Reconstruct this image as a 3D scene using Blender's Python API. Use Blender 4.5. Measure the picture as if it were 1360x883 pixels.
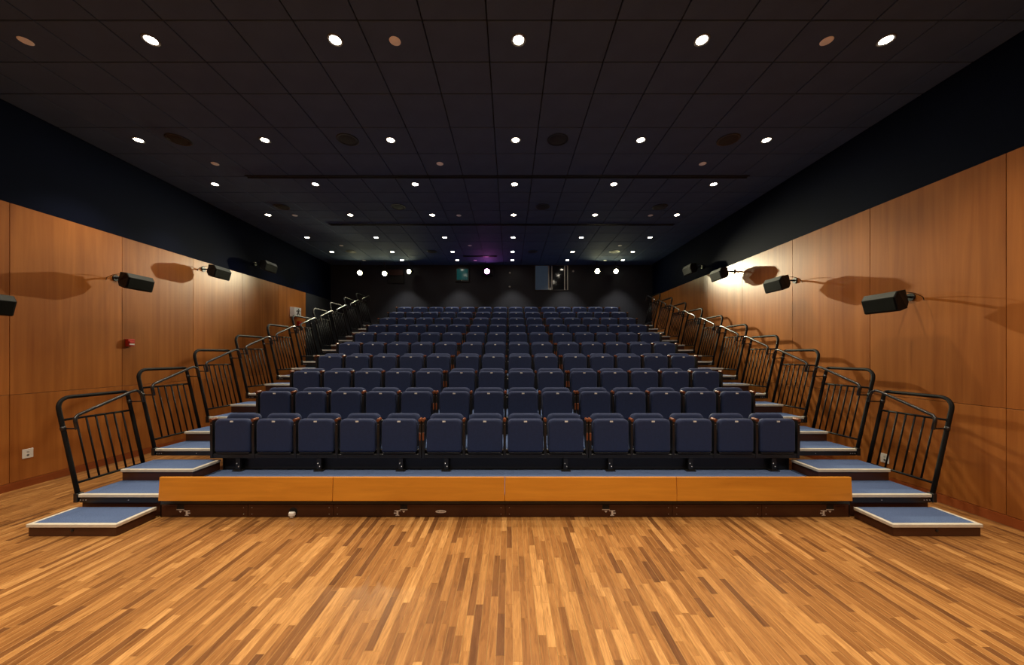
import bpy, bmesh, math, random
from mathutils import Vector, Matrix
random.seed(7)
for o in list(bpy.data.objects):
    bpy.data.objects.remove(o)
S = bpy.context.scene
C = S.collection

# ------------------------------------------------------------------ camera, world, exposure
F, VX, VY, CH = 470.0, 677.0, 471.0, 1.754      # focal length in px, principal point, camera height
cd = bpy.data.cameras.new('camera'); cam = bpy.data.objects.new('camera', cd); C.objects.link(cam)
cam.location = (0, 0, CH); cam.rotation_euler = (math.pi / 2, 0, 0)
cd.sensor_fit = 'HORIZONTAL'; cd.sensor_width = 36; cd.lens = 36 * F / 1360
cd.shift_x = (680 - VX) / 1360; cd.shift_y = (VY - 441.5) / 1360
cd.clip_start = .05; cd.clip_end = 100
S.camera = cam
w = bpy.data.worlds.new('world'); S.world = w; w.use_nodes = True
w.node_tree.nodes['Background'].inputs[0].default_value = (.02, .02, .025, 1)
w.node_tree.nodes['Background'].inputs[1].default_value = .3
S.view_settings.view_transform = 'Standard'; S.view_settings.look = 'None'
S.view_settings.gamma = 1; S.view_settings.exposure = 0.62; S.view_settings.use_curve_mapping = False
DOWN_W = 78.0            # each ceiling downlight
WARM = (1.0, .86, .68)
COOL = (1.0, .94, .86)

# ------------------------------------------------------------------ helpers
def px(x, d): return (x - VX) * d / F
def pz(y, d): return CH + (VY - y) * d / F
ORD = ['first', 'second', 'third', 'fourth', 'fifth', 'sixth', 'seventh', 'eighth', 'ninth', 'tenth',
       'eleventh', 'twelfth', 'thirteenth', 'fourteenth']

class MB:
    def __init__(s): s.v = []; s.f = []; s.sm = []
    def face(s, idx, sm=False): s.f.append(idx); s.sm.append(sm)
    def box(s, x0, x1, y0, y1, z0, z1):
        b = len(s.v)
        s.v += [(x, y, z) for z in (z0, z1) for y in (y0, y1) for x in (x0, x1)]
        for q in ((0, 2, 3, 1), (4, 5, 7, 6), (0, 1, 5, 4), (2, 6, 7, 3), (0, 4, 6, 2), (1, 3, 7, 5)):
            s.face([b + i for i in q])
        return s
    def bbox(s, x0, x1, y0, y1, z0, z1, r=.005):
        """box with chamfered edges"""
        bm = bmesh.new(); bmesh.ops.create_cube(bm, size=1)
        for v in bm.verts:
            v.co = Vector(((x0 + x1) / 2 + v.co.x * (x1 - x0), (y0 + y1) / 2 + v.co.y * (y1 - y0), (z0 + z1) / 2 + v.co.z * (z1 - z0)))
        bmesh.ops.bevel(bm, geom=list(bm.edges), offset=r, segments=1, affect='EDGES')
        s.add_bm(bm); return s
    def add_bm(s, bm, sm=False):
        b = len(s.v); bm.verts.index_update()
        s.v += [tuple(v.co) for v in bm.verts]
        for f in bm.faces: s.face([b + v.index for v in f.verts], sm)
        bm.free()
    def tube(s, pts, r, n=8, cap=True, closed=False):
        pts = [Vector(p) for p in pts]; b = len(s.v); N = len(pts)
        prev = None
        for i, p in enumerate(pts):
            a = pts[max(0, i - 1)]; c = pts[min(N - 1, i + 1)]
            t = (c - a).normalized()
            if prev is None:
                up = Vector((0, 0, 1)) if abs(t.z) < .9 else Vector((1, 0, 0))
                u = t.cross(up).normalized()
            else:
                u = (prev - t * prev.dot(t)).normalized()
            prev = u; v = t.cross(u)
            for k in range(n):
                a_ = 2 * math.pi * k / n
                s.v.append(tuple(p + u * (r * math.cos(a_)) + v * (r * math.sin(a_))))
        for i in range(N - 1):
            for k in range(n):
                s.face([b + i * n + k, b + i * n + (k + 1) % n, b + (i + 1) * n + (k + 1) % n, b + (i + 1) * n + k], True)
        if cap:
            s.face([b + k for k in reversed(range(n))]); s.face([b + (N - 1) * n + k for k in range(n)])
        return s
    def lathe(s, prof, n=20, c=(0, 0, 0), axis='z'):
        """prof: list of (radius, height); spun about the axis, ends closed"""
        b = len(s.v)
        for r, h in prof:
            for k in range(n):
                a = 2 * math.pi * k / n
                p = (r * math.cos(a), r * math.sin(a), h)
                if axis == 'y': p = (p[0], p[2], p[1])
                if axis == 'x': p = (p[2], p[0], p[1])
                s.v.append((c[0] + p[0], c[1] + p[1], c[2] + p[2]))
        for i in range(len(prof) - 1):
            for k in range(n):
                s.face([b + i * n + k, b + i * n + (k + 1) % n, b + (i + 1) * n + (k + 1) % n, b + (i + 1) * n + k])
        s.face([b + k for k in reversed(range(n))]); s.face([b + (len(prof) - 1) * n + k for k in range(n)])
        return s
    def prism(s, poly, axis, a, b_, inset=None):
        """polygon extruded along an axis ('x','y','z') from a to b_"""
        n = len(poly); b = len(s.v)
        for t in (a, b_):
            for (p, q) in poly:
                s.v.append({'x': (t, p, q), 'y': (p, t, q), 'z': (p, q, t)}[axis])
        s.face([b + k for k in reversed(range(n))]); s.face([b + n + k for k in range(n)])
        for k in range(n):
            s.face([b + k, b + (k + 1) % n, b + n + (k + 1) % n, b + n + k])
        return s
    def pad(s, wd, z0, z1, t, rt, rb, y0=0, puff=.012, seg=5):
        """upholstered pad: rounded outline in x/z, thickness t along +y, softened front and back rims"""
        def outline(ins):
            P = []
            w2 = wd / 2 - ins
            for (cx, cz, r, a0) in ((w2, z1 - ins, rt, 0), (-w2, z1 - ins, rt, 90), (-w2, z0 + ins, rb, 180), (w2, z0 + ins, rb, 270)):
                sx = 1 if cx > 0 else -1; sz = -1 if a0 < 180 else 1
                for k in range(seg + 1):
                    a = math.radians(a0 + 90 * k / seg)
                    P.append((cx - sx * r + r * math.cos(a), cz + sz * r + r * math.sin(a)))
            return P
        layers = [(0, puff * 1.8), (puff * .25, puff * .8), (puff * .8, puff * .2), (puff * 1.5, 0), (t - puff, 0), (t - puff * .3, puff * .4), (t, puff * 1.2)]
        b = len(s.v); n = 4 * (seg + 1)
        for y, ins in layers:
            for p in outline(ins): s.v.append((p[0], y0 + y, p[1]))
        for i in range(len(layers) - 1):
            for k in range(n):
                s.face([b + i * n + k, b + i * n + (k + 1) % n, b + (i + 1) * n + (k + 1) % n, b + (i + 1) * n + k], True)
        s.face([b + k for k in reversed(range(n))]); L = len(layers) - 1
        s.face([b + L * n + k for k in range(n)])
        return s
    def xf(s, M):
        s.v = [tuple(M @ Vector(p)) for p in s.v]; return s
    def mesh(s, name, m):
        me = bpy.data.meshes.new(name); me.from_pydata(s.v, [], s.f)
        for p, q in zip(me.polygons, s.sm): p.use_smooth = q
        bm = bmesh.new(); bm.from_mesh(me); bmesh.ops.recalc_face_normals(bm, faces=bm.faces[:]); bm.to_mesh(me); bm.free()
        me.materials.append(m); me.update(); return me
    def build(s, name, m, parent=None): return obj(name, s.mesh(name, m), parent)

def obj(name, me, parent=None, loc=None):
    o = bpy.data.objects.new(name, me); C.objects.link(o)
    if parent is not None: o.parent = parent
    if loc is not None: o.location = loc
    return o
def tag(o, label=None, cat=None, group=None, kind=None):
    if label: o['label'] = label
    if cat: o['category'] = cat
    if group: o['group'] = group
    if kind: o['kind'] = kind
    return o
def thing(name, loc, label, cat, group=None):
    o = bpy.data.objects.new(name, None); C.objects.link(o); o.location = loc; o.empty_display_size = .1
    return tag(o, label, cat, group)

# ------------------------------------------------------------------ materials
def nt(name):
    m = bpy.data.materials.new(name); m.use_nodes = True
    t = m.node_tree; return m, t, t.nodes['Principled BSDF']
def plain(name, col, rough=.5, metal=0, spec=.5, emit=None, strength=0, coat=0, var=.06, scale=12, bump=0, bscale=200):
    """principled with a little procedural mottling"""
    m, t, b = nt(name)
    N = t.nodes; L = t.links
    tc = N.new('ShaderNodeTexCoord'); n = N.new('ShaderNodeTexNoise'); n.inputs['Scale'].default_value = scale; n.inputs['Detail'].default_value = 4
    L.new(tc.outputs['Object'], n.inputs['Vector'])
    r = N.new('ShaderNodeValToRGB')
    r.color_ramp.elements[0].color = (*[c * (1 - var) for c in col], 1); r.color_ramp.elements[1].color = (*[min(1, c * (1 + var)) for c in col], 1)
    r.color_ramp.elements[0].position = .3; r.color_ramp.elements[1].position = .7
    L.new(n.outputs['Fac'], r.inputs['Fac']); L.new(r.outputs['Color'], b.inputs['Base Color'])
    b.inputs['Roughness'].default_value = rough; b.inputs['Metallic'].default_value = metal
    b.inputs['Specular IOR Level'].default_value = spec; b.inputs['Coat Weight'].default_value = coat; b.inputs['Coat Roughness'].default_value = .2
    if emit: b.inputs['Emission Color'].default_value = (*emit, 1); b.inputs['Emission Strength'].default_value = strength
    if bump:
        n2 = N.new('ShaderNodeTexNoise'); n2.inputs['Scale'].default_value = bscale; n2.inputs['Detail'].default_value = 2
        L.new(tc.outputs['Object'], n2.inputs['Vector'])
        bp = N.new('ShaderNodeBump'); bp.inputs['Strength'].default_value = bump; bp.inputs['Distance'].default_value = .004
        L.new(n2.outputs['Fac'], bp.inputs['Height']); L.new(bp.outputs['Normal'], b.inputs['Normal'])
    return m

def veneer(name, dark, light, axis='z', rough=.35, across=9.0, along=.35, tone=.10, spec=.4):
    """wood veneer: grain stretched along one axis, every panel with its own offset and tone"""
    m, t, b = nt(name); N = t.nodes; L = t.links
    g = N.new('ShaderNodeNewGeometry'); oi = N.new('ShaderNodeObjectInfo')
    off = N.new('ShaderNodeVectorMath'); off.operation = 'SCALE'; off.inputs[0].default_value = (37, 53, 71)
    L.new(oi.outputs['Random'], off.inputs['Scale'])
    ad = N.new('ShaderNodeVectorMath'); ad.operation = 'ADD'; L.new(g.outputs['Position'], ad.inputs[0]); L.new(off.outputs[0], ad.inputs[1])
    mp = N.new('ShaderNodeMapping'); sc = {'x': (along, across, across), 'y': (across, along, across), 'z': (across, across, along)}[axis]
    mp.inputs['Scale'].default_value = sc; L.new(ad.outputs[0], mp.inputs['Vector'])
    n1 = N.new('ShaderNodeTexNoise'); n1.inputs['Scale'].default_value = 1; n1.inputs['Detail'].default_value = 7; n1.inputs['Roughness'].default_value = .62; n1.inputs['Distortion'].default_value = .5
    L.new(mp.outputs[0], n1.inputs['Vector'])
    mp2 = N.new('ShaderNodeMapping'); mp2.inputs['Scale'].default_value = tuple(1.1 if c == across else .55 for c in sc); L.new(ad.outputs[0], mp2.inputs['Vector'])
    n2 = N.new('ShaderNodeTexNoise'); n2.inputs['Scale'].default_value = 1.6; n2.inputs['Detail'].default_value = 3; L.new(mp2.outputs[0], n2.inputs['Vector'])
    mx = N.new('ShaderNodeMix'); mx.data_type = 'FLOAT'; mx.inputs[0].default_value = .35
    L.new(n1.outputs['Fac'], mx.inputs[2]); L.new(n2.outputs['Fac'], mx.inputs[3])
    r = N.new('ShaderNodeValToRGB'); r.color_ramp.elements[0].position = .3; r.color_ramp.elements[1].position = .7
    r.color_ramp.elements[0].color = (*dark, 1); r.color_ramp.elements[1].color = (*light, 1)
    L.new(mx.outputs[0], r.inputs['Fac'])
    mr = N.new('ShaderNodeMapRange'); mr.inputs['To Min'].default_value = 1 - tone; mr.inputs['To Max'].default_value = 1 + tone
    L.new(oi.outputs['Random'], mr.inputs['Value'])
    hs = N.new('ShaderNodeHueSaturation'); L.new(r.outputs['Color'], hs.inputs['Color']); L.new(mr.outputs[0], hs.inputs['Value'])
    L.new(hs.outputs['Color'], b.inputs['Base Color'])
    b.inputs['Roughness'].default_value = rough; b.inputs['Specular IOR Level'].default_value = spec
    return m

def plank_mat():
    m, t, b = nt('floor_plank_wood'); N = t.nodes; L = t.links
    at = N.new('ShaderNodeAttribute'); at.attribute_name = 'tone'
    uv = N.new('ShaderNodeUVMap'); uv.uv_map = 'across'
    g = N.new('ShaderNodeNewGeometry')
    off = N.new('ShaderNodeVectorMath'); off.operation = 'SCALE'; off.inputs[0].default_value = (91, 57, 33); L.new(at.outputs['Fac'], off.inputs['Scale'])
    ad = N.new('ShaderNodeVectorMath'); ad.operation = 'ADD'; L.new(g.outputs['Position'], ad.inputs[0]); L.new(off.outputs[0], ad.inputs[1])
    mp = N.new('ShaderNodeMapping'); mp.inputs['Scale'].default_value = (48, 4.5, 1); L.new(ad.outputs[0], mp.inputs['Vector'])
    n1 = N.new('ShaderNodeTexNoise'); n1.inputs['Scale'].default_value = 1; n1.inputs['Detail'].default_value = 6; n1.inputs['Roughness'].default_value = .65; n1.inputs['Distortion'].default_value = 1.2
    L.new(mp.outputs[0], n1.inputs['Vector'])
    # tone ramp: most strips honey, a few dark brown
    r = N.new('ShaderNodeValToRGB'); cr = r.color_ramp
    cr.elements[0].position = 0; cr.elements[0].color = (.16, .065, .021, 1)
    cr.elements[1].position = 1; cr.elements[1].color = (.52, .265, .086, 1)
    for p, c in ((.12, (.185, .075, .022, 1)), (.3, (.27, .115, .032, 1)), (.6, (.35, .158, .045, 1)), (.85, (.43, .208, .062, 1))):
        e = cr.elements.new(p); e.color = c
    L.new(at.outputs['Fac'], r.inputs['Fac'])
    gr = N.new('ShaderNodeValToRGB'); gr.color_ramp.elements[0].position = .28; gr.color_ramp.elements[1].position = .62
    gr.color_ramp.elements[0].color = (.46, .38, .30, 1); gr.color_ramp.elements[1].color = (1.05, 1.05, 1.05, 1)
    L.new(n1.outputs['Fac'], gr.inputs['Fac'])
    mu = N.new('ShaderNodeMix'); mu.data_type = 'RGBA'; mu.blend_type = 'MULTIPLY'; mu.inputs[0].default_value = 1
    L.new(r.outputs['Color'], mu.inputs[6]); L.new(gr.outputs['Color'], mu.inputs[7])
    # pale filler along the joints
    sx = N.new('ShaderNodeSeparateXYZ'); L.new(uv.outputs[0], sx.inputs[0])
    mt = N.new('ShaderNodeMath'); mt.operation = 'MULTIPLY_ADD'; mt.inputs[1].default_value = 2; mt.inputs[2].default_value = -1; L.new(sx.outputs[0], mt.inputs[0])
    ab = N.new('ShaderNodeMath'); ab.operation = 'ABSOLUTE'; L.new(mt.outputs[0], ab.inputs[0])
    mr = N.new('ShaderNodeMapRange'); mr.inputs['From Min'].default_value = .90; mr.inputs['From Max'].default_value = .97; L.new(ab.outputs[0], mr.inputs['Value'])
    mt2 = N.new('ShaderNodeMath'); mt2.operation = 'MULTIPLY'; mt2.inputs[1].default_value = .38; L.new(mr.outputs[0], mt2.inputs[0])
    mi = N.new('ShaderNodeMix'); mi.data_type = 'RGBA'; L.new(mt2.outputs[0], mi.inputs[0]); L.new(mu.outputs[2], mi.inputs[6]); mi.inputs[7].default_value = (.62, .36, .13, 1)
    L.new(mi.outputs[2], b.inputs['Base Color'])
    b.inputs['Roughness'].default_value = .33; b.inputs['Specular IOR Level'].default_value = .35
    return m

M = {}
M['plank'] = plank_mat()
M['subfloor'] = plain('subfloor_wood', (.5, .28, .11), .6)
M['veneer'] = veneer('wall_veneer', (.25, .072, .012), (.47, .168, .036), tone=.13)
M['fascia'] = veneer('fascia_veneer', (.50, .185, .014), (.70, .29, .028), axis='x', rough=.4, across=14, along=1.2, tone=.04)
M['skirt'] = veneer('skirt_laminate', (.045, .014, .006), (.075, .024, .010), axis='x', rough=.42, across=16, along=1.0, tone=.06)
M['base'] = veneer('baseboard_wood', (.24, .055, .012), (.34, .085, .02), axis='y', rough=.4)
M['arm'] = veneer('armrest_wood', (.13, .035, .012), (.22, .065, .02), axis='y', rough=.4, across=30, along=4, tone=.15)
M['navy_wall'] = plain('navy_painted_wall', (.0040, .0062, .0180), .6, var=.12, scale=1.5, spec=.02)
M['back_wall'] = plain('charcoal_painted_wall', (.027, .029, .036), .6, var=.1, scale=2, spec=.3)
M['ceil_tile'] = plain('black_ceiling_tile', (.052, .079, .140), .8, var=.10, scale=2.5, spec=.2, bump=.3, bscale=120)
M['ceil_void'] = plain('ceiling_void', (.006, .006, .006), .8)
M['fabric'] = plain('navy_seat_fabric', (.0165, .028, .080), .75, var=.10, scale=30, bump=.25, bscale=500, spec=.35)
M['fabric'].node_tree.nodes['Principled BSDF'].inputs['Sheen Weight'].default_value = .06
M['carpet'] = plain('blue_carpet', (.088, .130, .245), .95, var=.28, scale=160, bump=.6, bscale=400, spec=.1)
M['black'] = plain('black_steel', (.010, .010, .010), .38, spec=.5, var=.1)
M['rail'] = plain('black_satin_tube', (.006, .0055, .0055), .6, spec=.15, var=.1)
M['hand'] = plain('black_gloss_handrail', (.011, .010, .010), .3, spec=.6, var=.1)
M['speaker'] = plain('speaker_cabinet_black', (.006, .006, .006), .65, spec=.2)
M['chamfer'] = plain('speaker_chamfer_lit', (.028, .030, .026), .45)  # top bevel paler than the cabinet: light from above put into its colour
M['grille'] = plain('speaker_grille', (.0055, .006, .005), .8, spec=.1, var=.2, scale=90, bump=.5, bscale=300)
M['nosing'] = plain('cream_step_nosing', (.62, .57, .46), .45, var=.06)
M['white'] = plain('white_plastic', (.75, .72, .66), .4)
M['steel'] = plain('bright_bolt_steel', (.6, .6, .6), .35, metal=.7)
M['red'] = plain('red_plastic', (.52, .035, .02), .4)
M['trim'] = plain('downlight_trim', (.10, .095, .09), .4)
M['lens'] = plain('downlight_lens', (.9, .85, .75), .4, emit=(1, .9, .72), strength=28)
M['disc'] = plain('cream_sprinkler_plate', (.94, .93, .90), .5)
M['ring'] = plain('dark_grille', (.012, .010, .008), .6, bump=.4, bscale=300)
M['spot_y'] = plain('stage_lamp_lens', (.9, .9, .6), .4, emit=(1, .97, .55), strength=60)
M['magenta'] = plain('projector_beam_lens', (.9, .3, .8), .4, emit=(1, .22, .85), strength=30)
M['pane_blue'] = plain('blue_grey_pane', (.030, .042, .062), .12, spec=.8, emit=(.03, .042, .06), strength=.3)
M['pane_dark'] = plain('dark_pane', (.014, .015, .017), .10, spec=.8)
M['pane_teal'] = plain('teal_lit_port_glass', (.006, .04, .04), .15, emit=(.006, .06, .06), strength=.35)
M['alu'] = plain('aluminium_mullion', (.55, .53, .48), .4, metal=.3)
M['brown_box'] = plain('brown_wall_box', (.05, .018, .012), .5)
M['print'] = plain('black_print', (.015, .015, .012), .6)

# ------------------------------------------------------------------ room dimensions
XL, XR = -6.43, 5.12
YF, YB = -3.2, 12.75
CZ = CH + 3.228
WL, WR = CH + 1.956, CH + 2.08      # tops of the wood panelling
BR = .8297                          # row pitch
RISE = .272
DY, DZ = 3.819, .243                # first deck: front edge, height
SX = -.05                           # centre of the seating bank
AX0, AX1 = 3.74, 4.61               # aisle, from the bank's centre
LWE = 11.15                         # end of left panelling

# ------------------------------------------------------------------ setting
fl = MB().box(XL - .2, XR + .2, YF - .2, YB + .2, -.10, -.012).build('floor', M['subfloor'])
tag(fl, 'honey coloured hardwood strip floor', 'floor', kind='structure')
def planks():
    W = .052; P = []
    n = int((XR - XL) / W)
    for i in range(n):
        x0 = XL + i * (XR - XL) / n; x1 = x0 + (XR - XL) / n
        y = YF - random.random() * .8
        while y < YB:
            l = random.choice((.2, .28, .36, .45, .55, .68, .85)) * random.uniform(.9, 1.1)
            a, b = max(y, YF), min(y + l, YB)
            if b - a > .05: P.append((x0, x1, a, b, min(1, max(0, random.gauss(.52, .28)))))
            y += l
    return P
def plank_mesh(P, name):
    v, f, tone, uvs = [], [], [], []
    g = .0005; h = .0012
    for (x0, x1, y0, y1, t) in P:
        b = len(v)
        v += [(x0 + g, y0 + g, -.012), (x1 - g, y0 + g, -.012), (x1 - g, y1 - g, -.012), (x0 + g, y1 - g, -.012)]
        v += [(x0 + g, y0 + g, -h), (x1 - g, y0 + g, -h), (x1 - g, y1 - g, -h), (x0 + g, y1 - g, -h)]
        e = .0012
        v += [(x0 + e, y0 + e, 0), (x1 - e, y0 + e, 0), (x1 - e, y1 - e, 0), (x0 + e, y1 - e, 0)]
        for k in range(4):
            f.append((b + k, b + (k + 1) % 4, b + 4 + (k + 1) % 4, b + 4 + k)); uvs += [(0, 0)] * 4
        for k in range(4):
            f.append((b + 4 + k, b + 4 + (k + 1) % 4, b + 8 + (k + 1) % 4, b + 8 + k)); uvs += [(0, 0)] * 4
        f.append((b + 8, b + 9, b + 10, b + 11)); uvs += [(0, 0), (1, 0), (1, 1), (0, 1)]
        tone += [t] * 12
    me = bpy.data.meshes.new(name); me.from_pydata(v, [], f)
    a = me.attributes.new('tone', 'FLOAT', 'POINT'); a.data.foreach_set('value', tone)
    u = me.uv_layers.new(name='across'); u.data.foreach_set('uv', [c for p in uvs for c in p])
    me.materials.append(M['plank']); me.update(); return me
PL = planks()
def shown(p):
    x0, x1, y0, y1, t = p
    a = max(y0, 2.02); b = y1
    if b <= a: return 0
    if a > 3.4 and abs((x0 + x1) / 2) < 4.7: return 0
    d = (a + b) / 2; x = VX + F * (x0 + x1) / 2 / d
    if x < 5 or x > 1355: return 0
    return (x1 - x0) * (b - a) / d ** 3
PL.sort(key=shown, reverse=True)
for p in PL[:300]: obj('plank', plank_mesh([p], 'plank'), fl)
tag(obj('plank_field', plank_mesh(PL[300:], 'plank_field'), fl), kind='stuff')

ceil = MB().box(XL - .2, XR + .2, YF - .2, YB + .2, CZ + .03, CZ + .12).build('ceiling', M['ceil_void'])
tag(ceil, 'black tiled suspended ceiling', 'ceiling', kind='structure')
ylines = [YF, -2.6, -2.0, -1.4, -.75, -.1, .55, 1.2, 1.85, 2.40, 2.93, 3.42, 3.908, 4.383, 5.03, 5.684, 6.407, 7.04, 7.50, 7.93, 8.35, 8.77, 9.39, 10.09, 10.83, 11.5, 12.13, YB]
xlines = [-.221 + .626 * n for n in range(-10, 10)]
xlines = [XL] + [x for x in xlines if XL + .1 < x < XR - .1] + [XR]
tile_me = {}
rest = MB()
for j in range(len(ylines) - 1):
    for i in range(len(xlines) - 1):
        x0, x1, y0, y1 = xlines[i], xlines[i + 1], ylines[j], ylines[j + 1]
        g = .006
        vis = y0 >= 2.9 and (abs((x0 + x1) / 2) < 1.55 * y1)
        if not vis:
            rest.box(x0 + g, x1 - g, y0 + g, y1 - g, CZ, CZ + .03); continue
        k = (round(x1 - x0, 3), round(y1 - y0, 3))
        if k not in tile_me:
            a, b = k[0] / 2 - g, k[1] / 2 - g
            tile_me[k] = MB().bbox(-a, a, -b, b, 0, .03, .004).mesh('ceiling_tile', M['ceil_tile'])
        o = obj('ceiling_tile', tile_me[k], ceil, ((x0 + x1) / 2, (y0 + y1) / 2, CZ + random.uniform(-.0006, .0006)))
tag(rest.build('ceiling_tile_field', M['ceil_tile'], ceil), kind='stuff')

wl = MB().box(XL - .20, XL - .022, YF - .2, YB + .2, -.02, CZ + .03).build('wall_left', M['navy_wall'])
tag(wl, 'side wall with wood veneer panels below navy paint, carrying a red alarm box', 'wall', kind='structure')
wr = MB().box(XR + .022, XR + .20, YF - .2, YB + .2, -.02, CZ + .03).build('wall_right', M['navy_wall'])
tag(wr, 'side wall with wood veneer panels below navy paint, without alarm box', 'wall', kind='structure')
def panels(parent, xs, js, zs, top):
    for j in range(len(js) - 1):
        for (z0, z1) in ((.10, zs), (zs, top)):
            g = .0025
            x0, x1 = (xs - .022, xs) if xs < 0 else (xs, xs + .022)
            MB().bbox(x0, x1, js[j] + g, js[j + 1] - g, z0 + g, z1 - g, .0015).build('wall_panel', M['veneer'], parent)
panels(wl, XL, [YF] + [4.55 + 1.32 * k for k in range(-5, 6)], 1.235, WL)
panels(wr, XR, [YF] + [3.65 + 1.38 * k for k in range(-4, 7)] + [YB], 1.20, WR)
bl = MB().box(XL - .022, XL + .012, YF, LWE, 0, .098).build('baseboard_left', M['base']); tag(bl, 'low reddish wooden baseboard', 'baseboard', kind='structure')
b2 = MB().box(XR - .012, XR + .022, YF, YB, 0, .098).build('baseboard_right', M['base']); tag(b2, 'low reddish wooden baseboard', 'baseboard', kind='structure')
wb = MB().box(XL - .2, XR + .2, YB, YB + .2, -.02, CZ + .03).build('wall_back', M['back_wall']); tag(wb, 'charcoal rear wall behind the last row', 'wall', kind='structure')
wf = MB().box(XL - .2, XR + .2, YF - .2, YF, -.02, CZ + .03).build('wall_front', M['back_wall']); tag(wf, 'charcoal front wall facing the seats', 'wall', kind='structure')
# dark strip over the left wall beyond the veneer panels
tr = MB().box(XL - .022, XL + .004, LWE, YB, 0, WL).build('trim_1', M['back_wall']); tag(tr, 'dark wall end past the veneer panels', 'wall', kind='structure')

# ------------------------------------------------------------------ ceiling fittings
trim_me = MB().lathe([(.052, .004), (.075, .004), (.078, -.004), (.070, -.010), (.056, -.006), (.052, .002)], 20).mesh('trim_ring', M['trim'])
lens_me = MB().lathe([(.053, .002), (.050, -.0045), (.036, -.008)], 20).mesh('lens', M['lens'])
def downlight(x, y, label, power=1.0, col=WARM, group='lit ceiling downlights', cone=96):
    t = thing('ceiling_downlight', (x, y, CZ), label, 'light', group)
    obj('trim_ring', trim_me, t); obj('lens', lens_me, t)
    l = bpy.data.lights.new('downlight_lamp', 'SPOT'); l.energy = DOWN_W * power; l.color = col
    l.spot_size = math.radians(cone); l.spot_blend = .65; l.shadow_soft_size = .045
    o = bpy.data.objects.new('lamp', l); C.objects.link(o); o.parent = t; o.location = (0, 0, -.03)
COLS = [-5.58, -3.68, -1.79, .09, 1.97, 3.86]
rows = [(3.63, COLS[1:], 1.0), (5.32, COLS, 1.0), (6.70, COLS, .9), (8.17, COLS, .45), (9.74, COLS, .45), (11.1, COLS, .45), (12.07, COLS[1:], 1.0)]
for j, (y, cs, p) in enumerate(rows):
    for i, x in enumerate(cs):
        downlight(x, y, 'lit downlight, %s from the alarm-box wall, %s ceiling row from the projection window' % (ORD[i], ORD[len(rows) - 1 - j]), p, COOL if j > 2 else WARM, cone=80 if j == 6 else 96)
for j, (y, p) in enumerate(((1.95, 1.7), (.3, 2.0), (-1.4, 2.0))):
    for i, x in enumerate(COLS):
        downlight(x, y, 'lit downlight over open floor, %s from the alarm-box wall, %s row before the fascia' % (ORD[i], ORD[j + 1]), p, group='downlights over the open floor')
disc_me = MB().lathe([(.05, .002), (.058, -.003), (.05, -.008), (.02, -.009)], 20).mesh('sprinkler_plate', M['disc'])
dn = ['ceiling above the floor steps', 'ceiling before the first long track', 'ceiling between two long tracks', 'ceiling behind the second long track', 'ceiling at the rear wall']
for j, y in enumerate((3.64, 5.98, 8.20, 10.46, 12.1)):
    for i, x in enumerate((-4.98, -1.18, 3.26)):
        tag(obj('sprinkler_plate', disc_me, None, (x, y, CZ)), 'unlit cream disc, %s from the alarm-box wall, %s' % (ORD[i], dn[j]), 'sprinkler', 'cream ceiling discs')
spk_ring = MB().lathe([(.125, .004), (.155, .004), (.16, -.006), (.15, -.012), (.13, -.010), (.125, 0)], 28).mesh('speaker_ring', M['black'])
spk_gr = MB().lathe([(.13, .002), (.13, -.007), (.08, -.012), (.02, -.013)], 28).mesh('speaker_grille', M['ring'])
sn = ['ceiling row before the first long track', 'ceiling row behind the first long track', 'ceiling row close to the rear wall']
for j, y in enumerate((5.31, 7.72, 11.07)):
    for i, x in enumerate((-4.97, -2.43, .72, 3.28)):
        t = thing('ceiling_speaker', (x, y, CZ), 'dark round ceiling speaker, %s from the alarm-box wall, %s' % (ORD[i], sn[j]), 'speaker', 'round ceiling speakers')
        obj('speaker_ring', spk_ring, t); obj('speaker_grille', spk_gr, t)
def track(y, x0, x1, label):
    t = thing('ceiling_track', ((x0 + x1) / 2, y, CZ), label, 'track', 'long ceiling tracks'); h = (x1 - x0) / 2
    MB().box(-h, h, -.045, -.036, -.016, .002).build('side_rail', M['black'], t)
    MB().box(-h, h, .036, .045, -.016, .002).build('side_rail', M['black'], t)
    MB().box(-h, h, -.036, .036, -.003, .002).build('slot', M['ceil_void'], t)
track(6.407, -4.77, 4.32, 'long black track set in the ceiling, above the open front rows')
track(8.77, -4.46, 4.07, 'long black track set in the ceiling, between two downlight rows at mid hall')
track(11.58, -1.53, -.42, 'short black track in the ceiling before the magenta projector')

# ------------------------------------------------------------------ seating platforms
def mirror(mb, s): return mb
for k in range(10):
    y0 = DY + BR * k; z = DZ + RISE * k
    t = thing('seating_platform', (SX, y0, z), 'blue carpeted seating platform of the %s row above the wooden fascia' % ORD[k], 'platform', 'stepped seating platforms')
    dep = BR if k < 9 else YB - y0 - .03
    h = AX0 - .02
    MB().box(-h, h, .012, dep, -.012, 0).build('carpet', M['carpet'], t)
    MB().box(-h, h, 0.0, dep - .004, -.10, -.013).build('deck_frame', M['black'], t)
    MB().box(-h, h, 0, .012, -.012, .001).build('nosing', M['nosing'] if k else M['black'], t)
    if k:
        MB().box(-h + .013, h - .013, .018, .036, -RISE + .004, -.10).build('riser', M['black'], t)
    for sx in (-1, 1):
        MB().box(*sorted((sx * h, sx * (h - .012))), .0, dep - .004, -z + .004 if k < 9 else -z + .004, -.101).build('side_panel', M['black'], t)
    for x in (-h + .05, -1.25, 1.25, h - .05):
        MB().box(x - .025, x + .025, .06, .11, -z, -.10).build('support_post', M['black'], t)

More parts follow.
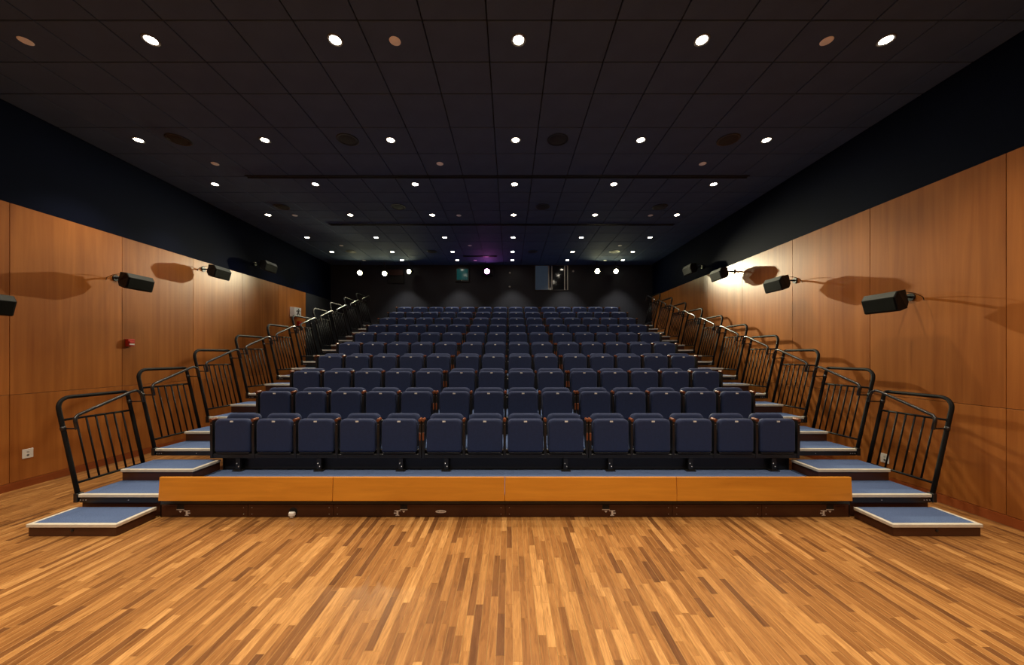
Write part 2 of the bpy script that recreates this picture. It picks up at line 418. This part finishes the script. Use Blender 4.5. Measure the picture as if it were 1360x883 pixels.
# fascia and skirt at the foot of the bank
ft = thing('wooden_fascia', (0, DY - .06, DZ), 'long honey wood fascia of four boards along the foot of the seating', 'fascia')
fz0, fz1 = pz(664.5, 3.76) - DZ, pz(633.5, 3.76) - DZ
jx = [px(v, 3.765) for v in (212.5, 443, 670.5, 898, 1130)]
for i in range(4):
    MB().bbox(jx[i] + .002, jx[i + 1] - .002, -.016, .012, fz0, fz1, .003).xf(Matrix.Rotation(math.radians(-3), 4, 'X')).build('fascia_board', M['fascia'], ft)
MB().box(jx[0] + .05, jx[4] - .05, .012, .05, fz0 + .03, .0).build('backing_rail', M['black'], ft)
st = thing('skirt_boards', (0, DY + .02, 0), 'dark brown skirting boards under the wooden fascia', 'skirting')
ys = DY + .02
sj = [SX - AX0 + .02] + [px(v, ys) for v in (331, 444, 671, 892, 1010)] + [SX + AX0 - .02]
for i in range(6):
    MB().bbox(sj[i] + .0015, sj[i + 1] - .0015, -.02, 0, .006, DZ - .105, .002).build('skirt_board', M['skirt'], st)
for i in range(1, 6):
    for dx in (-.045, .045):
        for zz in (.035, .105):
            MB().lathe([(.005, -.0215), (.004, -.023), (.001, -.0235)], 8, (sj[i] + dx, 0, zz), 'y').build('screw', M['steel'], st)
for (xp, sgn) in ((242, 1), (537, -1), (804, 1), (1100, -1)):
    x = px(xp, ys)
    MB().box(x - .037, x + .037, -.0225, -.0202, .088, .136).build('catch_slot', M['ceil_void'], st)
    MB().box(x - .04, x + .04, -.0245, -.0202, .080, .088).build('slot_lip', M['alu'], st)
    MB().prism([(x - .016, .070), (x + .016, .070), (x, .050)], 'y', -.0215, -.0202).build('arrow_sticker', M['white'], st)
    c = x + sgn * .068
    MB().box(c - .032, c + .032, -.0215, -.0202, .066, .074).build('symbol_sticker', M['white'], st)
    MB().box(c - .010, c + .010, -.0215, -.0202, .026, .066).build('symbol_sticker', M['white'], st)
    MB().box(c - .02, c + .02, -.0215, -.0202, .018, .026).build('symbol_sticker', M['white'], st)
    MB().box(min(c, c + sgn * .038), max(c, c + sgn * .038), -.0218, -.0203, .040, .050).build('symbol_sticker', M['white'], st)
x = px(391, ys)
MB().lathe([(.044, -.0203), (.044, -.023), (.040, -.024)], 24, (x, 0, .062), 'y').build('socket_recess', M['ceil_void'], st)
so = MB().bbox(x - .034, x + .034, -.060, -.024, .022, .070, .010).build('socket_plug', M['white'], st)
MB().bbox(x - .022, x + .022, -.052, -.026, .006, .022, .004).build('plug_foot', M['white'], so)
x = px(586, ys)
MB().prism([(x + .058 * math.cos(a) * (1 if abs(math.cos(a)) > .01 else 1), .062 + .016 * math.sin(a)) for a in [i * math.pi / 10 for i in range(20)]], 'y', -.022, -.0202).build('maker_badge', M['white'], st)
for i in range(6):
    MB().box(x - .042 + i * .015, x - .042 + i * .015 + .007, -.0228, -.0221, .056, .068).build('badge_mark', M['trim'], st)

# ------------------------------------------------------------------ aisle steps
def nosed_step(name, loc, label, wd, dep, h, sides, body, group, legs=0, frame=False, bolts=()):
    """carpet-topped step; local x from -wd/2 to wd/2, y from 0 to dep, z from -h to 0"""
    t = thing(name, loc, label, 'step', group); a = wd / 2; nh = .030; nw = .036
    l = nw if 'l' in sides else 0; r = nw if 'r' in sides else 0
    MB().bbox(-a + l * .6 + .002, a - r * .6 - .002, nw * .6, dep, -nh * .6, .001, .001).build('carpet', M['carpet'], t)
    MB().bbox(-a, a, 0, nw, -nh, .003, .004).build('nosing', M['nosing'], t)
    if l: MB().bbox(-a, -a + nw, nw, dep, -nh, .003, .004).build('nosing', M['nosing'], t)
    if r: MB().bbox(a - nw, a, nw, dep, -nh, .003, .004).build('nosing', M['nosing'], t)
    if frame:
        MB().box(-a + .01, a - .004, .012, dep - .004, -.088, -nh).build('frame', M['black'], t)
        for bx_ in (-.42, -.39, -.36, .1):
            MB().lathe([(.006, .012), (.006, .008), (.003, .006)], 8, (bx_ * (1 if loc[0] < 0 else -1), 0, -.062), 'y').build('bolt', M['steel'], t)
    else:
        MB().bbox(-a + .012, a - .012, .012, dep, -h + (.005 if not bolts else 0), -nh * .7, .002).build('box_body', body, t)
        for bx_ in bolts:
            MB().lathe([(.014, .012), (.014, .006), (.008, .003)], 12, (bx_, 0, -.062), 'y').build('catch_knob', M['black'], t)
    return t
WD = AX1 - AX0
for s, side in ((-1, 'alarm-box side'), (1, 'plain-wall side')):
    xc = SX + s * (AX0 + AX1) / 2
    o = nosed_step('portable_step', (xc, 3.406, .118), 'low brown portable step box on the wooden floor, %s aisle' % side, WD, .395, .118, 'lr', M['skirt'], 'floor step boxes', bolts=(.0,))
    for k in range(10):
        y0 = DY + BR * k; z = DZ + RISE * k
        nosed_step('aisle_landing', (xc, y0, z), 'blue carpeted aisle landing level with the %s row, %s' % (ORD[k], side), WD, BR - .002, .088, '', None, 'aisle landings', frame=True)
        if k < 9:
            nosed_step('aisle_step', (xc, y0 + .414, z + RISE / 2), 'blue carpeted box step on the %s landing, %s aisle' % (ORD[k], side), WD, BR - .414 - .004, RISE / 2, 'l' if s > 0 else 'r', M['skirt'], 'aisle box steps')
    # brown board under the first landing
    bo = MB().bbox(xc - WD / 2 + .01, xc + WD / 2 - .01, DY + .03, DY + .05, .004, DZ - .09, .002).build('landing_skirt', M['skirt'])
    tag(bo, 'dark brown board closing the first landing, %s aisle' % side, 'skirting')

# ------------------------------------------------------------------ guard rails
LEAN = .225
def rail_meshes(s):
    def P(y, h, n=0): return (s * (h * LEAN - n), y, h)
    R = {}
    def arc(y, h, r, a0, a1, n=6, off=0):
        return [P(y + r * math.cos(math.radians(a0 + (a1 - a0) * i / n)), h + r * math.sin(math.radians(a0 + (a1 - a0) * i / n)), off) for i in range(n + 1)]
    R['rail_frame'] = MB().tube([P(.02, .004), P(.02, .3)] + arc(.14, .92, .12, 180, 90) + arc(.69, 1.0, .04, 90, 0) + [P(.73, .5), P(.73, .10)], .0205, 8).mesh('rail_frame', M['rail'])
    R['mid_bar'] = MB().tube([P(.02, .80), P(.73, .80)], .013, 6).mesh('mid_bar', M['rail'])
    R['bottom_bar'] = MB().tube([P(.02, .117), P(.73, .117)], .013, 6).mesh('bottom_bar', M['rail'])
    R['bal'] = [MB().tube([P(y, .117), P(y, .80)], .0095, 6).mesh('baluster', M['rail']) for y in (.15, .245, .34, .435, .53, .625)]
    n = .15
    hr = [P(.02, .70, n), P(.02, .79, n), P(.028, .825, n), P(.052, .85, n), P(.30, .932, n), P(.64, 1.044, n), P(.70, 1.055, n), P(.74, 1.035, n), P(.757, .99, n), P(.757, .90, n)]
    R['handrail'] = MB().tube(hr, .017, 8).mesh('handrail', M['hand'])
    R['bracket'] = [MB().tube([P(.02, .71, 0), P(.02, .71, n)], .008, 6).mesh('bracket', M['rail']), MB().tube([P(.73, .91, 0), P(.752, .91, n)], .008, 6).mesh('bracket', M['rail'])]
    R['clamp'] = [MB().tube([P(y, h - .02), P(y, h + .02)], .024, 8).mesh('clamp', M['black']) for y, h in ((.02, .71), (.73, .91))]
    R['foot'] = MB().bbox(-.022, .022, -.005, .06, -.085, .012, .004).mesh('foot_plate', M['black'])
    return R
for s, side in ((-1, 'alarm-box side'), (1, 'plain-wall side')):
    R = rail_meshes(s)
    for k in range(10):
        t = thing('guard_rail', (SX + s * (AX1 + .026), DY + BR * k, DZ + RISE * k), 'black tubular guard rail beside the %s landing, %s aisle' % (ORD[k], side), 'railing', 'aisle guard rails')
        obj('rail_frame', R['rail_frame'], t); obj('mid_bar', R['mid_bar'], t); obj('bottom_bar', R['bottom_bar'], t)
        for b in R['bal']: obj('baluster', b, t)
        h = obj('handrail', R['handrail'], t)
        for b in R['bracket']: obj('bracket', b, h)
        for b in R['clamp']: obj('clamp', b, t)
        obj('foot_plate', R['foot'], t)

# ------------------------------------------------------------------ theatre chairs
tilt = Matrix.Translation((0, .115, .30)) @ Matrix.Rotation(math.radians(-11), 4, 'X')
CM = dict(
    seat=MB().pad(.457, .247, .677, .074, .062, .025, puff=.016).mesh('seat_cushion', M['fabric']),
    back=MB().pad(.452, -.005, .432, .075, .075, .03, puff=.018).xf(tilt).mesh('backrest', M['fabric']),
    plate=MB().bbox(-.020, .020, -.003, .002, .638, .657, .001).mesh('number_plate', M['white']),
    pan=MB().bbox(-.215, .215, .01, .070, .226, .247, .004).mesh('seat_hinge_bar', M['black']),
    post=MB().prism([(.012, .17), (.070, .17), (.070, .29), (.13, .40), (.15, .648), (.012, .648), (.006, .45)], 'x', -.016, .016).mesh('arm_post', M['black']),
    inlay=MB().bbox(-.012, .012, .002, .012, .40, .50, .003).mesh('post_inlay', M['arm']),
    bolt=MB().lathe([(.004, .006), (.004, .001), (.002, 0)], 8, (0, .004, .61), 'y').mesh('bolt', M['steel']))
arm = MB()
arm.tube([(0, -.004, .664), (0, .004, .665), (0, .085, .667), (0, .095, .664)], .0205, 10)
CM['arm'] = arm.mesh('armrest', M['arm'])
beam_cache = {}
leg_me = MB().box(-.028, .028, .022, .064, .002, .167).box(-.06, .06, .0, .070, .002, .014).mesh('leg', M['black'])
legb = MB().lathe([(.008, .022), (.008, .015), (.004, .012)], 8, (.012, 0, .06), 'y').lathe([(.008, .022), (.008, .015), (.004, .012)], 8, (-.012, 0, .10), 'y').mesh('leg_bolts', M['steel'])
secs = []; x = -3.593
for n, sp in ((5, .54), (4, .527), (5, .539)):
    secs.append([x + i * sp for i in range(n)]); x = secs[-1][-1] + .583
legx = [[px(v, 4.62) for v in q] for q in ((318, 425, 533), (593, 751), (810, 916, 1026))]
secn = ['alarm-box side block', 'middle block', 'plain-wall side block']
GAP = .2705
for k in range(10):
    yk = 4.571 + BR * k; zk = DZ + RISE * k; num = 0
    for q, xs in enumerate(secs):
        for i, xx in enumerate(xs):
            t = thing('theatre_chair', (xx, yk, zk), 'navy tip-up chair, %s row above the fascia, %s from the alarm-box aisle' % (ORD[k], ORD[num]), 'chair', 'navy theatre chairs'); num += 1
            se = obj('seat_cushion', CM['seat'], t); obj('number_plate', CM['plate'], se); obj('seat_hinge_bar', CM['pan'], se)
            obj('backrest', CM['back'], t)
            for dx in ([-GAP] if i else [-GAP]) + ([GAP] if i == len(xs) - 1 else []):
                po = obj('arm_post', CM['post'], t, (dx, 0, 0)); obj('armrest', CM['arm'], po); (obj('post_inlay', CM['inlay'], po) if (i == 0 and q and dx < 0) or (i == len(xs) - 1 and q < 2 and dx > 0) else None); obj('bolt', CM['bolt'], po)
        a, b = xs[0] - .285, xs[-1] + .285
        t = thing('seat_beam', ((a + b) / 2, yk, zk), 'black steel beam on legs under the chairs of the %s row, %s' % (ORD[k], secn[q]), 'seat beam', 'chair beams'); h = (b - a) / 2
        key = q
        if key not in beam_cache:
            beam_cache[key] = (MB().bbox(-h, h, .018, .068, .168, .222, .004).mesh('beam', M['black']))
        obj('beam', beam_cache[key], t)
        for lx in legx[q]:
            g = obj('leg', leg_me, t, (lx - (a + b) / 2, 0, 0)); obj('leg_bolts', legb, g)

# ------------------------------------------------------------------ wall speakers
def wall_speaker(s, Y, Z, label):
    """s = side; cabinet faces the middle of the hall, tilted down"""
    wall = XL if s < 0 else XR
    t = thing('wall_speaker', (wall - s * .32, Y, Z), label, 'speaker', 'surround speakers')
    T = Matrix.Rotation(-s * math.radians(15), 4, 'Y')
    prof = [(-.105, .105), (-.105, -.055), (-.03, -.115), (.085, -.125), (.105, -.11), (.105, .060), (.052, .118)]   # u out of wall, v up
    mb = MB(); n = len(prof); b = 0
    hw = lambda u: .205 if u > .05 else (.185 if u > -.05 else .15)
    for e in (-1, 1):
        for (u, v) in prof: mb.v.append((-s * u, e * hw(u), v))
    mb.face(list(range(n))); mb.face(list(range(n, 2 * n)))
    for i in range(n): mb.face([i, (i + 1) % n, n + (i + 1) % n, n + i])
    mb.xf(T).build('cabinet', M['speaker'], t)
    MB().bbox(*(sorted((-s * .104, -s * .112))), -.19, .19, -.105, .056, .003).xf(T).build('grille', M['grille'], t)
    g = MB(); pts = [(-s * .106, -.195, .060), (-s * .106, .195, .060), (-s * .054, .195, .117), (-s * .054, -.195, .117)]
    nrm = Vector((-s * .7, 0, .7)) * .004
    g.v = [tuple(Vector(p)) for p in pts] + [tuple(Vector(p) + nrm) for p in pts]
    for f_ in ((3, 2, 1, 0), (4, 5, 6, 7), (0, 1, 5, 4), (1, 2, 6, 5), (2, 3, 7, 6), (3, 0, 4, 7)): g.face(list(f_))
    g.xf(T).build('grille_chamfer', M['chamfer'], t)
    MB().tube([(s * .10, 0, .03), (s * .20, 0, .06), (s * .30, 0, .06)], .014, 8).build('bracket_arm', M['black'], t)
    MB().lathe([(.05, s * .30), (.05, s * .318)], 14, (0, 0, .06), 'x').build('wall_plate', M['black'], t)
    MB().tube([(s * .09, -.05, .09), (s * .13, -.09, .11), (s * .22, -.12, .09), (s * .30, -.14, .04), (s * .315, -.14, 0)], .004, 5).build('cable', M['black'], t)
for i, (Y, Z) in enumerate(((4.51, CH + .675), (6.34, CH + 1.27), (8.09, CH + 1.84), (9.40, CH + 2.27))):
    wall_speaker(1, Y, Z, 'black wall speaker, %s up from the wooden floor on the plain panelled wall' % ORD[i])
for i, (Y, Z) in enumerate(((4.10, CH + .61), (5.77, CH + 1.19), (7.42, CH + 1.73), (8.93, CH + 2.23))):
    wall_speaker(-1, Y, Z, 'black wall speaker, %s up from the wooden floor on the red alarm-box wall' % ORD[i])

# ------------------------------------------------------------------ small wall fittings
def alarm(Y, Z, label, sc=1.0):
    t = thing('fire_alarm_box', (XL, Y, Z), label, 'alarm', 'red alarm boxes')
    MB().bbox(0, .055 * sc, -.055 * sc, .055 * sc, -.06 * sc, .06 * sc, .006).build('box', M['red'], t)
    MB().bbox(.055 * sc, .068 * sc, -.042 * sc, .042 * sc, -.012 * sc, .024 * sc, .004).build('pull_handle', M['red'], t)
    MB().bbox(.055 * sc, .064 * sc, -.042 * sc, .042 * sc, -.040 * sc, -.016 * sc, .003).build('label_strip', M['white'], t)
d = XL * F / (170.5 - VX); alarm(d, pz(455, d), 'red fire alarm box on the veneer wall between two speakers')
d = XL * F / (396 - VX); alarm(d, pz(430, d), 'red fire alarm box behind the guard rails, below the white wedge sign', 1.25)
# wedge-shaped exit sign
d = XL * F / (389 - VX); zc = pz(414.5, d)
t = thing('exit_sign', (XL, d, zc), 'white wedge shaped sign with black running figure above guard rails', 'sign')
MB().prism([(0, -.14), (.11, -.10), (.15, .16), (0, .20)], 'z', -.14, .14).build('wedge', M['white'], t)
u = Vector((.04, .27, 0)).normalized(); n = Vector((.27, -.04, 0)).normalized()
def decal(p, hh, name='pictogram'):
    mb = MB(); base = Vector((.11, -.10, 0))
    for off in (.001, .003):
        for (a, z) in p: mb.v.append(tuple(base + u * a + n * off + Vector((0, 0, z))))
    k = len(p); mb.face(list(range(k))); mb.face(list(range(k, 2 * k)))
    for i in range(k): mb.face([i, (i + 1) % k, k + (i + 1) % k, k + i])
    mb.build(name, M['print'], hh)
decal([(.16 + .022 * math.cos(a), .085 + .022 * math.sin(a)) for a in [i * math.pi / 5 for i in range(10)]], t)
decal([(.10, .055), (.18, .060), (.17, -.02), (.12, -.015)], t)
decal([(.12, -.015), (.16, -.02), (.12, -.10), (.08, -.10)], t)
decal([(.14, -.015), (.17, -.02), (.21, -.07), (.19, -.09)], t)
decal([(.06, .03), (.11, .055), (.10, .03), (.07, .005)], t)
decal([(.17, .055), (.21, .02), (.225, .035), (.18, .07)], t)
def outlet(wall, s, Y, Z, label):
    t = thing('wall_outlet', (wall, Y, Z), label, 'outlet', 'white wall outlets')
    MB().bbox(*sorted((0, -s * .008)), -.055, .055, -.062, .062, .003).build('cover_plate', M['white'], t)
    for z in (.022, -.022):
        MB().lathe([(.014, -s * .008), (.012, -s * .0095)], 12, (0, 0, z), 'x').build('socket', M['alu'] if z > 0 else M['trim'], t)
d = XL * F / (36.5 - VX); outlet(XL, -1, d, pz(602, d), 'white outlet plate low on the red alarm-box wall')
d = XR * F / (1175.5 - VX); outlet(XR, 1, d, pz(608.5, d), 'white outlet plate low on the plain panelled wall, behind the guard rail')

# ------------------------------------------------------------------ rear wall
wz0, wz1 = pz(385, YB), CZ - .03
wx = [px(v, YB) for v in (711, 727.8, 734.3, 749.2, 754.3)]
win = MB().box(wx[0], wx[4], YB - .03, YB, wz0 - .015, wz0).box(wx[0], wx[4], YB - .03, YB, wz1, wz1 + .02).box(wx[0] - .015, wx[0], YB - .03, YB, wz0, wz1).build('window_1', M['trim'])
tag(win, 'projection booth window with bright mullions in the rear wall', 'window', kind='structure')
MB().box(wx[0], wx[1], YB - .018, YB - .008, wz0, wz1).build('pane', M['pane_blue'], win)
MB().box(wx[1], wx[2], YB - .018, YB - .008, wz0, wz1).build('pane', M['pane_dark'], win)
MB().box(wx[2], wx[3], YB - .018, YB - .008, wz0, wz1).build('pane', M['pane_dark'], win)
MB().box(wx[3], wx[4], YB - .018, YB - .008, wz0, wz1).build('pane', M['pane_dark'], win)
for v in (728.6, 732.8, 749.8, 753.6):
    x = px(v, YB); MB().box(x - .018, x + .018, YB - .032, YB - .006, wz0, wz1).build('mullion', M['alu'], win)
# teal lit port
x0, x1 = px(607, YB), px(621.5, YB); z0, z1 = pz(372, YB), pz(357.5, YB)
t = thing('port_window', ((x0 + x1) / 2, YB, z0), 'small black framed port with teal glass in the rear wall', 'port')
a = (x1 - x0) / 2; h = z1 - z0
fm = MB().box(-a - .05, a + .05, -.06, -.001, -.06, 0).box(-a - .05, a + .05, -.06, -.001, h, h + .05).box(-a - .05, -a, -.06, -.001, 0, h).box(a, a + .05, -.06, -.001, 0, h)
fm.build('frame', M['black'], t); MB().box(-a, a, -.03, -.015, 0, h).build('pane', M['pane_teal'], t)
for q in ((.12, .10), (-.02, -.03)):
    MB().lathe([(.018, -.065), (.018, -.075), (.010, -.08)], 10, (q[0], 0.02 if q[1] > 0 else 0, q[1]), 'y').build('indicator', M['white'], t)
# magenta projector
x, z = px(647, YB - .3), pz(361, YB - .3)
t = thing('projector', (x, YB - .2, z), 'black projector with glowing magenta lens high on the rear wall', 'projector')
MB().bbox(-.20, .20, -.10, .18, -.09, .10, .015).build('body', M['black'], t)
MB().lathe([(.10, -.10), (.10, -.165), (.095, -.172), (.09, -.165)], 20, (0, 0, 0), 'y').build('lens_barrel', M['black'], t)
MB().lathe([(.088, -.172), (.075, -.182), (.03, -.188)], 20, (0, 0, 0), 'y').build('lens', M['magenta'], t)
MB().tube([(0, .05, .10), (0, .05, CZ - z)], .02, 8).build('drop_pole', M['black'], t)
# stage spotlights on the rear wall
def spotlight(xp, yp, d, label, watts, aim, cone=70, col=(1, .93, .62), lens_r=.06):
    x, z = px(xp, d), pz(yp, d)
    t = thing('stage_spotlight', (x, d, z), label, 'spotlight', 'rear stage spotlights')
    dr = (Vector(aim) - Vector((x, d, z))).normalized()
    Rm = dr.to_track_quat('Y', 'Z').to_matrix().to_4x4()
    MB().lathe([(.05, -.17), (.085, -.14), (.09, .0), (.105, .03), (.105, .06), (.09, .06), (.07, .045)], 18, (0, 0, 0), 'y').xf(Rm).build('can', M['black'], t)
    MB().lathe([(lens_r + .012, .046), (lens_r + .008, .054), (.03, .060)], 18, (0, 0, 0), 'y').xf(Rm).build('lens', M['spot_y'], t)
    MB().tube([(-.115, 0, 0), (-.115, -.02, .10), (-.06, -.02, .15), (.06, -.02, .15), (.115, -.02, .10), (.115, 0, 0)], .010, 6).build('yoke', M['black'], t)
    MB().tube([(0, -.02, .15), (0, -.02, CZ - z)], .014, 8).build('hanger', M['black'], t)
    l = bpy.data.lights.new('spotlight_lamp', 'SPOT'); l.energy = watts; l.color = col
    l.spot_size = math.radians(cone); l.spot_blend = 1.0; l.shadow_soft_size = .05
    o = bpy.data.objects.new('lamp', l); C.objects.link(o); o.parent = t
    o.location = dr * .12; o.rotation_euler = dr.to_track_quat('-Z', 'Y').to_euler()
LD = 12.35
spotlight(478.5, 362, LD, 'small lit stage spotlight near the alarm-box wall, outermost of three', 120, (-4.5, 3, 1), 50)
spotlight(511, 363, LD, 'small lit stage spotlight, middle of three beside the brown wall box', 120, (-3, 2, 0), 50)
spotlight(544, 360.5, LD, 'small lit stage spotlight, innermost of three beside the brown wall box', 800, (-6.4, 3.0, 2.1), 50)
spotlight(792.5, 360, LD, 'brightest yellow stage spotlight beside the projection window', 1450, (5.05, 3.4, 1.8), 45, lens_r=.08)
spotlight(817.5, 360, LD, 'lesser yellow stage spotlight on the plain-wall side of the brightest one', 220, (4.5, 2.5, .9), 34)
# brown wall box between the small lamps, sensors
x0, x1 = px(516, YB), px(536, YB)
t = thing('wall_box', ((x0 + x1) / 2, YB, pz(366, YB)), 'dull brown box high on the rear wall between small spotlights', 'wall box')
MB().bbox(-(x1 - x0) / 2, (x1 - x0) / 2, -.08, -.001, 0, .20, .01).build('case', M['brown_box'], t)
MB().bbox(-(x1 - x0) / 2 - .03, (x1 - x0) / 2 + .03, -.06, -.001, -.28, -.01, .01).build('lower_case', M['black'], t)
for (xp, yp, lb) in ((677, 362.5, 'small grey wall sensor beside the magenta projector, upper of two'), (677, 381, 'small grey wall sensor below its twin on the rear wall'), (761, 360.5, 'small pale wall sensor beside the projection window')):
    x, z = px(xp, YB), pz(yp, YB)
    t = thing('wall_sensor', (x, YB, z), lb, 'sensor')
    MB().lathe([(.05, -.001), (.05, -.02), (.035, -.03)], 14, (0, 0, 0), 'y').build('base', M['trim'], t)
    MB().lathe([(.03, -.03), (.028, -.05), (.012, -.06)], 14, (0, 0, 0), 'y').build('eye', M['white'] if xp > 700 else M['alu'], t)
